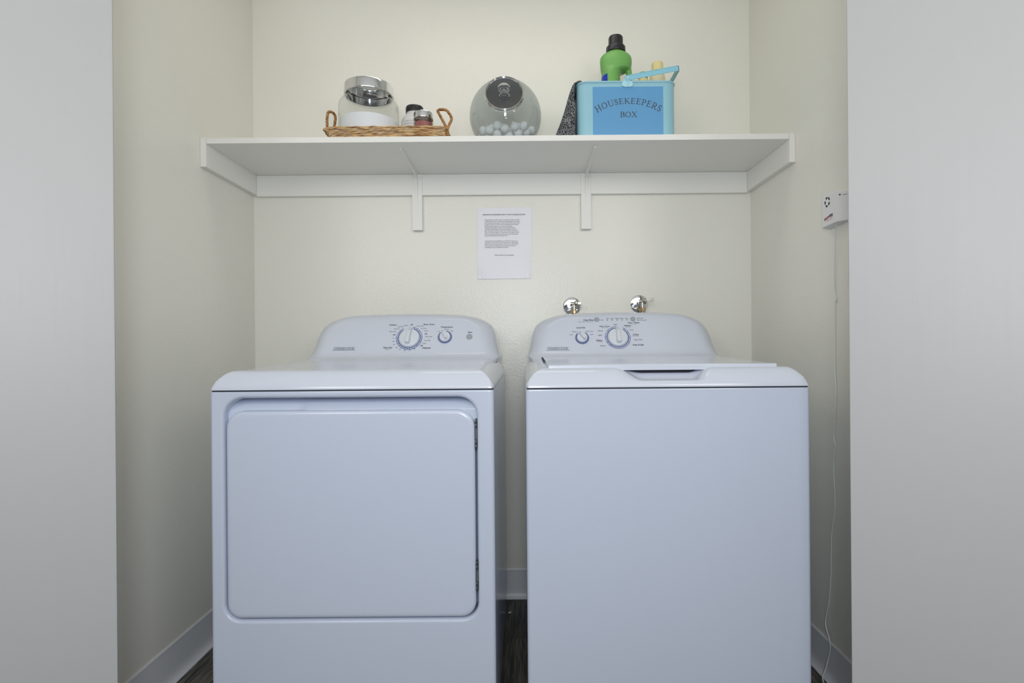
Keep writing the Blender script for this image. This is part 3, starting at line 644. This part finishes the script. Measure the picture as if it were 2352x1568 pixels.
# ------------------------------------------------------------------ wicker tray
ty0, ty1 = 1.834, 2.085
tx0, tx1 = -0.6400, -0.2700
tr = thing('wicker_tray', 'brown woven wicker tray with two rope handles at the left end of the shelf', 'tray', ((tx0+tx1)/2, (ty0+ty1)/2, SZ))
bm = bmesh.new(); NR = 7
for k in range(NR):
    f = k/(NR-1); ex = 0.024*f**0.8; ey = 0.0125*f; z = SZ+0.0028+0.0320*f
    loop = rrect(tx0-ex, tx1+ex*0.8, ty0-ey, ty1+ey, 0.022+0.01*f, 6); pts = []
    n = len(loop)
    for i in range(n):
        a = Vector(loop[i]); b = Vector(loop[(i+1) % n]); m = max(1, int((b-a).length/0.006))
        for j in range(m): pts.append(a+(b-a)*j/m)
    out = []; N = len(pts); cyc = 44
    for i, p in enumerate(pts):
        tng = (pts[(i+1) % N]-pts[i-1]).normalized(); nn = Vector((tng.y, -tng.x)); wv = math.sin(2*PI*cyc*i/N+(PI if k % 2 else 0))
        out.append((p.x+nn.x*0.0013*wv, p.y+nn.y*0.0013*wv, z+0.0006*math.cos(2*PI*cyc*i/N*0.5+k)))
    tube(bm, out, 0.0026 if k < NR-1 else 0.0030, 7, closed=True)
link('woven_wall', bm, M['wicker'], tr, angle=80)
bm = bmesh.new(); extr(bm, rrect(tx0-0.004, tx1+0.003, ty0-0.001, ty1+0.001, 0.022), lambda u, v, w_: Vector((u, v, w_)), SZ+0.0006, SZ+0.0050)
link('tray_base', bm, M['wicker'], tr)
def rope(name, P, r=0.0038):
    c = spline(P, 12); bm = bmesh.new()
    for ph in (0, 2*PI/3, 4*PI/3):
        pts = []; up = Vector((0.3, 1, 0.2))
        for i, p in enumerate(c):
            t = (c[min(i+1, len(c)-1)]-c[max(i-1, 0)]).normalized(); s = t.cross(up).normalized(); u = s.cross(t)
            a = ph+i*0.42; pts.append(p+(s*math.cos(a)+u*math.sin(a))*r*0.62)
        tube(bm, pts, r*0.72, 7)
    return link(name, bm, M['rope'], tr, angle=80)
def at(px, py, Y):
    dx, dy = px-1203, py-789; return ((dx-0.008*dy)*Y/1266, Y, 1-(dy+0.008*dx)*Y/1266)
rope('handle', [at(751.5, 291, 1.94), at(751, 275, 1.94), at(753, 260, 1.945), at(758, 256.5, 1.95), at(767, 261, 1.965), at(770.5, 272, 1.975), at(767.5, 291, 1.985)])
rope('handle', [at(1028, 310, 1.853), at(1027, 300, 1.852), at(1022, 287, 1.858), at(1012, 268, 1.868), at(1005.5, 254.5, 1.875), at(1014, 251.5, 1.88), at(1026, 254, 1.885), at(1036, 268, 1.88), at(1036, 277, 1.87), at(1030, 290, 1.862), at(1026, 303, 1.855)])

TZ = SZ+0.0055
# large glass jar
jx, jy = -0.5446, 1.965
gj = thing('glass_jar', 'large round clear glass jar with wide chrome lid standing on the wicker tray', 'jar', (jx, jy, TZ))
link('jar_body', L([(0, 0.0005), (0.096, 0.0005), (0.103, 0.006), (0.1045, 0.012), (0.1045, 0.150), (0.103, 0.160), (0.096, 0.170), (0.084, 0.176), (0.078, 0.180), (0.077, 0.205)], T(jx, jy, TZ), 72), M['glass'], gj)
bm = bmesh.new()
for k in range(3): lathe(bm, [(0.0772, 0.184+0.005*k), (0.0786, 0.1855+0.005*k), (0.0772, 0.187+0.005*k)], T(jx, jy, TZ), 60)
link('neck_thread', bm, M['knobglass'], gj)
link('lid', L([(0.0800, 0.193), (0.0855, 0.193), (0.0862, 0.196), (0.0862, 0.222), (0.0850, 0.2265), (0.0815, 0.2285), (0, 0.2290), (0, 0.224), (0.080, 0.224)], T(jx, jy, TZ), 72), M['chrome'], gj, label='chrome lid')
pw = link('washing_powder', L([(0, 0.0068), (0.094, 0.0068), (0.1005, 0.012), (0.1005, 0.098), (0.098, 0.1005), (0.05, 0.103), (0, 0.104)], T(jx, jy, TZ), 64), M['powder'])
tag(pw, 'white powder filling the lower half of the large chrome-lidded glass jar', 'powder', kind='stuff')
# plastic bottle with charcoal cap
bx_, by_ = -0.3920, 2.015
pb_ = thing('plastic_bottle', 'squat translucent white bottle with charcoal screw cap beside the large jar', 'bottle', (bx_, by_, TZ))
link('bottle_body', L([(0, 0.0004), (0.046, 0.0004), (0.049, 0.004), (0.049, 0.098), (0.047, 0.106), (0.040, 0.116), (0.033, 0.122), (0.030, 0.126), (0.0295, 0.134), (0, 0.134)], T(bx_, by_, TZ) @ Matrix.Diagonal((1, 1, 1.17, 1)), 48), M['bottle'], pb_)
link('cap', L([(0.0300, 0.130), (0.0318, 0.130), (0.0324, 0.133), (0.0324, 0.145), (0.0305, 0.1495), (0, 0.151)], T(bx_, by_, TZ) @ Matrix.Diagonal((1, 1, 1.17, 1)), 48), M['charcoal'], pb_, label='charcoal screw cap')
bm = bmesh.new(); R_ = 0.0494
random.seed(4)
for r_i in range(9):
    z = TZ+0.108-0.0095*r_i; a = -2.25
    while a < -0.85:
        ln = random.uniform(0.05, 0.22)
        if a+ln > -0.85: break
        n = 5; P = [[bm.verts.new((bx_+R_*math.cos(a+ln*q/n), by_+R_*math.sin(a+ln*q/n), z+h)) for h in (0, 0.0022)] for q in range(n+1)]
        for u, v in zip(P, P[1:]): bm.faces.new((u[0], v[0], v[1], u[1]))
        a += ln+0.05
link('printed_label', bm, M['pin'], pb_, smooth=False, label='grey printed label')
# little jar of red wax
rx_, ry_ = -0.3405, 1.905
rj = thing('small_jar', 'small glass jar of pinkish red contents with chrome lid on the wicker tray', 'jar', (rx_, ry_, TZ))
link('jar_body', L([(0, 0.0004), (0.031, 0.0004), (0.0335, 0.003), (0.0335, 0.076), (0.032, 0.079)], T(rx_, ry_, TZ) @ Matrix.Diagonal((1, 1, 1.14, 1)), 48), M['jamglass'], rj)
link('lid', L([(0.0315, 0.0745), (0.0338, 0.0745), (0.0342, 0.077), (0.0342, 0.0905), (0.0325, 0.0935), (0, 0.0945), (0, 0.080), (0.0315, 0.080)], T(rx_, ry_, TZ) @ Matrix.Diagonal((1, 1, 1.14, 1)), 48), M['chrome'], rj, label='chrome lid')
link('contents', L([(0, 0.0045), (0.0308, 0.0045), (0.0308, 0.063), (0, 0.064)], T(rx_, ry_, TZ) @ Matrix.Diagonal((1, 1, 1.14, 1)), 40), M['redwax'], rj, label='pinkish red contents')

# ------------------------------------------------------------------ round glass bowl with white balls
gx, gy, gr = -0.0585, 1.960, 0.127
gz = SZ+0.1215
bw = thing('round_glass_jar', 'round tilted smoky glass jar holding white balls in the middle of the shelf', 'jar', (gx, gy, SZ))
e = rad(14); ax = Vector((0, -math.cos(e), math.sin(e)))
am = axis_m((gx, gy, gz), ax)
prof = []
a0 = math.asin(0.0600/gr)
for k in range(33):
    a = a0+(PI-a0)*k/32; prof.append((gr*math.sin(a), gr*math.cos(a)))
prof = [(0.0625, 0.1195), (0.0610, 0.1150)]+prof
bm = L(prof[:-1]+[(0, -gr)], am, 72)
for v in bm.verts:
    if v.co.z < SZ+0.0006: v.co.z = SZ+0.0006
link('bowl', bm, M['bowlglass'], bw, angle=60)
bm = bmesh.new()
for rr_, hh, tr_ in ((0.0640, 0.1180, 0.0034), (0.0625, 0.1255, 0.0024)):
    lathe(bm, [(rr_+tr_*math.cos(2*PI*k/10), hh+tr_*math.sin(2*PI*k/10)) for k in range(10)], am, 72, close=True)
link('rim', bm, M['chrome'], bw, label='shiny rim ring')
ld = link('lid', L([(0, 0.1200), (0.0605, 0.1200), (0.0610, 0.1225), (0.0590, 0.1245), (0, 0.1250)], am, 64), M['lidglass'], bw, label='dark reflective lid')
link('lid_knob', L([(0.0105, 0.1250), (0.0130, 0.1265), (0.0170, 0.1300), (0.0165, 0.1335), (0.0135, 0.1370), (0.0150, 0.1400), (0.0190, 0.1440), (0.0205, 0.1490), (0.0190, 0.1530), (0.0150, 0.1550), (0, 0.1555)], am, 40), M['knobglass'], ld, label='clear glass knob')
random.seed(11); balls = []; br = 0.0150; Ri = gr-0.003-br
floor_z = SZ+0.0025+br
for i in range(58):
    best = None
    for k in range(260):
        rr_ = 0.108*math.sqrt(random.random()); th = random.random()*2*PI; x = gx+rr_*math.cos(th); y = gy+rr_*math.sin(th)
        d2 = (x-gx)**2+(y-gy)**2
        if d2 >= Ri*Ri: continue
        z = max(floor_z, gz-math.sqrt(Ri*Ri-d2))
        for (a, b, c) in balls:
            q = (x-a)**2+(y-b)**2
            if q < (2*br)**2: z = max(z, c+math.sqrt((2*br)**2-q)+0.0002)
        if z > gz: continue
        if best is None or z < best[2]: best = (x, y, z)
    if best: balls.append(best)
bm = bmesh.new(); bmesh.ops.create_icosphere(bm, subdivisions=3, radius=br)
for v in bm.verts: v.co *= 1+0.02*math.sin(v.co.x*300)*math.cos(v.co.z*260)-0.01
b0 = link('white_ball', bm, M['ball'], angle=180)
tag(b0, 'white fluffy laundry ball lying inside the round tilted glass jar', 'ball', 'white balls in the round glass jar')
for i, p in enumerate(balls):
    o = b0 if i == 0 else b0.copy()
    if i: C.objects.link(o)
    o.location = p; o.rotation_euler = (i*1.3, i*0.7, i*2.1)

# ------------------------------------------------------------------ housekeeping tin
bx0, bx1, by0, by1, bz1 = 0.1875, 0.5220, 1.860, 2.060, 1.8830
tb = thing('storage_tin', 'pale turquoise metal tin lettered HOUSEKEEPERS BOX with folded-back strap handle', 'box', ((bx0+bx1)/2, (by0+by1)/2, SZ))
bm = bmesh.new(); rows = []
for off, z in ((0.002, SZ+0.0006), (0, SZ+0.003), (0, bz1-0.006), (-0.0028, bz1-0.0045), (-0.0036, bz1-0.002), (-0.0028, bz1), (0.001, bz1), (0.002, bz1-0.004), (0.002, SZ+0.003)):
    rows.append([bm.verts.new((x, y, z)) for x, y in rrect(bx0+off, bx1-off, by0+off, by1-off, 0.036-off, 10)])
for a, b in zip(rows, rows[1:]):
    for i in range(len(a)): bm.faces.new((a[i], a[(i+1) % len(a)], b[(i+1) % len(a)], b[i]))
bm.faces.new(rows[0][::-1]); bm.faces.new(rows[-1])
link('tin_body', bm, M['boxblue'], tb, angle=40)
pn = link('label_panel', B(0.2395, 0.4765, by0-0.0012, by0-0.0001, SZ+0.004, 1.8635), M['panel'], tb, smooth=False, label='mid blue label panel')
bm = bmesh.new(); fm = lambda x, z: T(x, by0-0.0016, z) @ Matrix.Rotation(PI/2, 4, 'X')
word = 'HOUSEKEEPERS'; hgt = 0.0185; Rc = 0.196; cxx, czz = 0.360, 1.8065-0.196
Ws = [glyph(c)[1]+0.10 for c in word]; tot = sum(Ws); span = rad(65); pos = 0
for c, wd in zip(word, Ws):
    mid = pos+wd/2; ang = span/2-span*mid/tot
    xsc = Rc*span/tot*0.99; m = fm(cxx, czz) @ Matrix.Rotation(ang, 4, 'Z') @ T(-wd*xsc/2, Rc, 0) @ Matrix.Diagonal((xsc, hgt*(1+0.22*abs(ang)/(span/2)), 1, 1))
    for p, tt in glyph(c)[0]: stroke(bm, m, p, tt)
    pos += wd
serif_line(bm, 'BOX', fm(0.3605, 1.7605), 0.0185, 1.16, 0.06)
link('lettering', bm, M['boxink'], pn, smooth=False, label='dark serif lettering')
# strap handle: two arms on centre pivots joined by a cross strap, swung to the right
piv = Vector((0.3545, 0, 1.8905)); end = Vector((0.5290, 0, 1.9230)); d = (end-piv).normalized(); nn = Vector((-d.z, 0, d.x))
bm = bmesh.new()
for y in (by0-0.0062, by1+0.0045):
    g = [(-0.007, -0.006), (0.0, -0.0085), (0.168, -0.0080), (0.1775, -0.0078), (0.1775, 0.0082), (0.168, 0.0080), (0.0, 0.0085), (-0.007, 0.006)]
    extr(bm, g, lambda u, v, w_: piv+d*u+nn*v+Vector((0, w_, 0)), y, y+0.0018)
g = [(0.1760, -0.0078), (0.1780, -0.0078), (0.1780, 0.0082), (0.1760, 0.0082)]
extr(bm, g, lambda u, v, w_: piv+d*u+nn*v+Vector((0, w_, 0)), by0-0.0062, by1+0.0063)
for s in (-1, 1):   # rolled edge bead
    off = 0.0082 if s > 0 else -0.0080
    tube(bm, [piv+nn*off+Vector((0, by0-0.0058, 0)), piv+d*0.176+nn*off+Vector((0, by0-0.0058, 0)), piv+d*0.178+nn*off+Vector((0, by0-0.003, 0)), piv+d*0.178+nn*off+Vector((0, by1+0.004, 0)), piv+nn*off+Vector((0, by1+0.0055, 0))], 0.0012, 6)
hd = link('handle', bm, M['boxhandle'], tb, angle=40)
bm = bmesh.new()
for y, s in ((by0-0.0058, -1), (by1+0.006, 1)): lathe(bm, [(0.0038, 0), (0.0034, 0.0016), (0, 0.0024)], axis_m((piv.x+0.003, y, piv.z+0.001), (0, s, 0)), 16)
link('rivet', bm, M['clip'], hd)
bm = bmesh.new()
fan = [(-0.006, 0.020), (0.006, 0.020), (0.009, 0.006), (0.017, 0.0), (0.0195, -0.008), (0.0165, -0.0145), (0.008, -0.0170), (-0.008, -0.0170), (-0.0165, -0.0145), (-0.0195, -0.008), (-0.017, 0.0), (-0.009, 0.006)]
extr(bm, fan, lambda u, v, w_: Vector((0.3560+u, w_, 1.8785+v)), by0-0.0044, by0-0.0020)
extr(bm, fan, lambda u, v, w_: Vector((0.3560+u, w_, 1.8785+v)), by1+0.0020, by1+0.0044)
bmesh.ops.bevel(bm, geom=bm.edges[:], offset=0.0007, segments=1, affect='EDGES')
for y in (by0-0.0048,): tube(bm, [(0.3565, y, 1.8620), (0.3565, y-0.001, 1.870), (0.3560, y-0.001, 1.885)], 0.0016, 8)
link('handle_clip', bm, M['clip'], tb, label='fan-shaped handle mount')

# dark cloth over the left side of the tin
bm = bmesh.new()
outer = [(0.2120, 1.8700), (0.2080, 1.8880), (0.2000, 1.8925), (0.1900, 1.8935), (0.1800, 1.8890), (0.1715, 1.8770), (0.1640, 1.8560), (0.1570, 1.8300), (0.1480, 1.7950), (0.1370, 1.7600), (0.1240, 1.7250), (0.1080, 1.6866)]
inner = [(0.1790, 1.6866), (0.1800, 1.7300), (0.1805, 1.7700), (0.1795, 1.8100), (0.1780, 1.8400), (0.1800, 1.8700), (0.1825, 1.8835), (0.1900, 1.8868), (0.1990, 1.8865), (0.2040, 1.8840), (0.2075, 1.8680)]
sec = outer+inner; rows = []; NY = 16
for j in range(NY+1):
    y = 1.874+0.125*j/NY; row = []
    for i, (x, z) in enumerate(sec):
        dn = smooth(1.90, 1.70, z) if False else max(0, min(1, (1.89-z)/0.2))
        f = (0.006*math.sin(j*0.9+1.0)+0.004*math.sin(j*1.9))*dn if i < len(outer) else 0
        e2 = 0.006*(1 if j in (0, NY) else 0)*(1 if 3 <= i < len(outer) else 0)
        row.append(bm.verts.new((x+f+e2, y-0.010*dn*(1-2*j/NY), z)))
    rows.append(row)
n = len(sec)
for a, b in zip(rows, rows[1:]):
    for i in range(n): bm.faces.new((a[i], a[(i+1) % n], b[(i+1) % n], b[i]))
bm.faces.new(rows[0][::-1]); bm.faces.new(rows[-1])
tag(link('cleaning_cloth', bm, M['cloth'], angle=60), 'dark charcoal flecked cloth draped over the left rim of the turquoise tin', 'cloth')

# green jug
BZ = SZ+0.0040
jug = thing('detergent_jug', 'bright green detergent jug with black cap standing in the turquoise tin', 'bottle', (0.333, 1.955, BZ))
ccx, ccy = 0.3345, 1.955
bm = bmesh.new()
def ell(bm, lay, seg=40):
    rows = []
    for (x, rx, ry, z) in lay: rows.append([bm.verts.new((x+rx*math.cos(2*PI*i/seg), ccy+ry*math.sin(2*PI*i/seg), z)) for i in range(seg)])
    for a, b in zip(rows, rows[1:]):
        for i in range(seg): bm.faces.new((a[i], a[(i+1) % seg], b[(i+1) % seg], b[i]))
    bm.faces.new(rows[0][::-1]); bm.faces.new(rows[-1])
ell(bm, [(0.325, .048, .044, BZ+0.001), (0.325, .053, .048, BZ+0.01), (0.325, .0535, .048, 1.80), (0.3175, .0345, .046, 1.86), (0.3165, .0330, .044, 1.90), (0.3165, .0322, .042, 1.945), (0.3185, .0350, .041, 1.955), (0.3325, .0520, .040, 1.966), (0.3345, .0555, .0395, 1.980), (0.3345, .0565, .039, 1.992), (0.3345, .0565, .038, 2.000), (0.3345, .0545, .036, 2.010), (0.3345, .0470, .033, 2.0185), (0.3345, .036, .030, 2.0240), (0.3345, .026, .026, 2.028), (0.3345, .023, .023, 2.045)])
tube(bm, spline([(0.376, ccy, 1.985), (0.3805, ccy, 1.955), (0.3800, ccy, 1.92), (0.3775, ccy, 1.86), (0.365, ccy, 1.80), (0.345, ccy, 1.77)], 8), [0.0108]*41, 14)
jb = link('jug_body', bm, M['green'], jug, angle=180)
rm = jb.modifiers.new('r', 'REMESH'); rm.mode = 'VOXEL'; rm.voxel_size = 0.0026; rm.use_smooth_shade = True
smd = jb.modifiers.new('s', 'SMOOTH'); smd.factor = 0.5; smd.iterations = 6
link('cap', L([(0, 0), (0.0335, 0.0), (0.0345, 0.002), (0.0340, 0.018), (0.0315, 0.0215), (0.0262, 0.024), (0.0258, 0.026), (0.0255, 0.052), (0.0235, 0.0565), (0, 0.0575)], T(ccx, ccy, 2.0265), 44), M['charcoal'], jug, label='black measuring cap')
bm = bmesh.new(); P = []
for k in range(15):
    a = rad(184+54*k/14); P.append([bm.verts.new((0.3165+(rx+0.0014)*math.cos(a), ccy+(ry+0.0014)*math.sin(a), z)) for rx, ry, z in ((.0350, .0462, 1.862), (.0332, .0442, 1.90), (.0326, .0424, 1.938))])
for a, b in zip(P, P[1:]):
    for q in (0, 1): bm.faces.new((a[q], b[q], b[q+1], a[q+1]))
link('label', bm, M['bluelabel'], jug, label='royal blue label')
# yellow bottles
yb = thing('yellow_bottle', 'cream bottle with pale yellow cap standing behind the tin handle', 'bottle', (0.497, 2.000, BZ))
link('bottle_body', L([(0, 0.001), (0.024, 0.001), (0.0255, 0.004), (0.0275, 0.255), (0.0265, 0.266), (0.022, 0.276), (0.017, 0.281), (0.0155, 0.288), (0, 0.288)], T(0.4890, 1.985, BZ), 40), M['cream'], yb)
link('cap', L([(0.0185, 0.2860), (0.0200, 0.2862), (0.0205, 0.289), (0.0205, 0.312), (0.0190, 0.3162), (0, 0.3175)], T(0.4890, 1.985, BZ), 40), M['yellow'], yb, label='pale yellow cap')
yc = thing('short_yellow_bottle', 'short yellow bottle with green cap low in the tin beside the cream bottle', 'bottle', (0.441, 1.985, BZ))
link('bottle_body', L([(0, 0.001), (0.020, 0.001), (0.021, 0.004), (0.021, 0.245), (0.0195, 0.254), (0.013, 0.262), (0.011, 0.264), (0, 0.264)], T(0.4370, 1.985, BZ), 36), M['yellow'], yc)
link('cap', L([(0.0155, 0.2610), (0.0165, 0.2615), (0.0165, 0.278), (0.015, 0.2805), (0, 0.2810)], T(0.4370, 1.985, BZ), 36), M['green'], yc, label='green cap')

# ------------------------------------------------------------------ scrap on the floor in the gap
bm = B(-0.006, 0.006, -0.0035, 0.0035, 0.0, 0.0022, bev=0.0006); bmesh.ops.rotate(bm, verts=bm.verts[:], cent=(0, 0, 0), matrix=Matrix.Rotation(0.5, 3, 'Z'))
o = link('paper_scrap', bm, M['scrap']); o.location = (-0.0600, 2.050, 0.0004)
tag(o, 'tiny white scrap lying on the dark floor in the gap between dryer and washer', 'scrap')
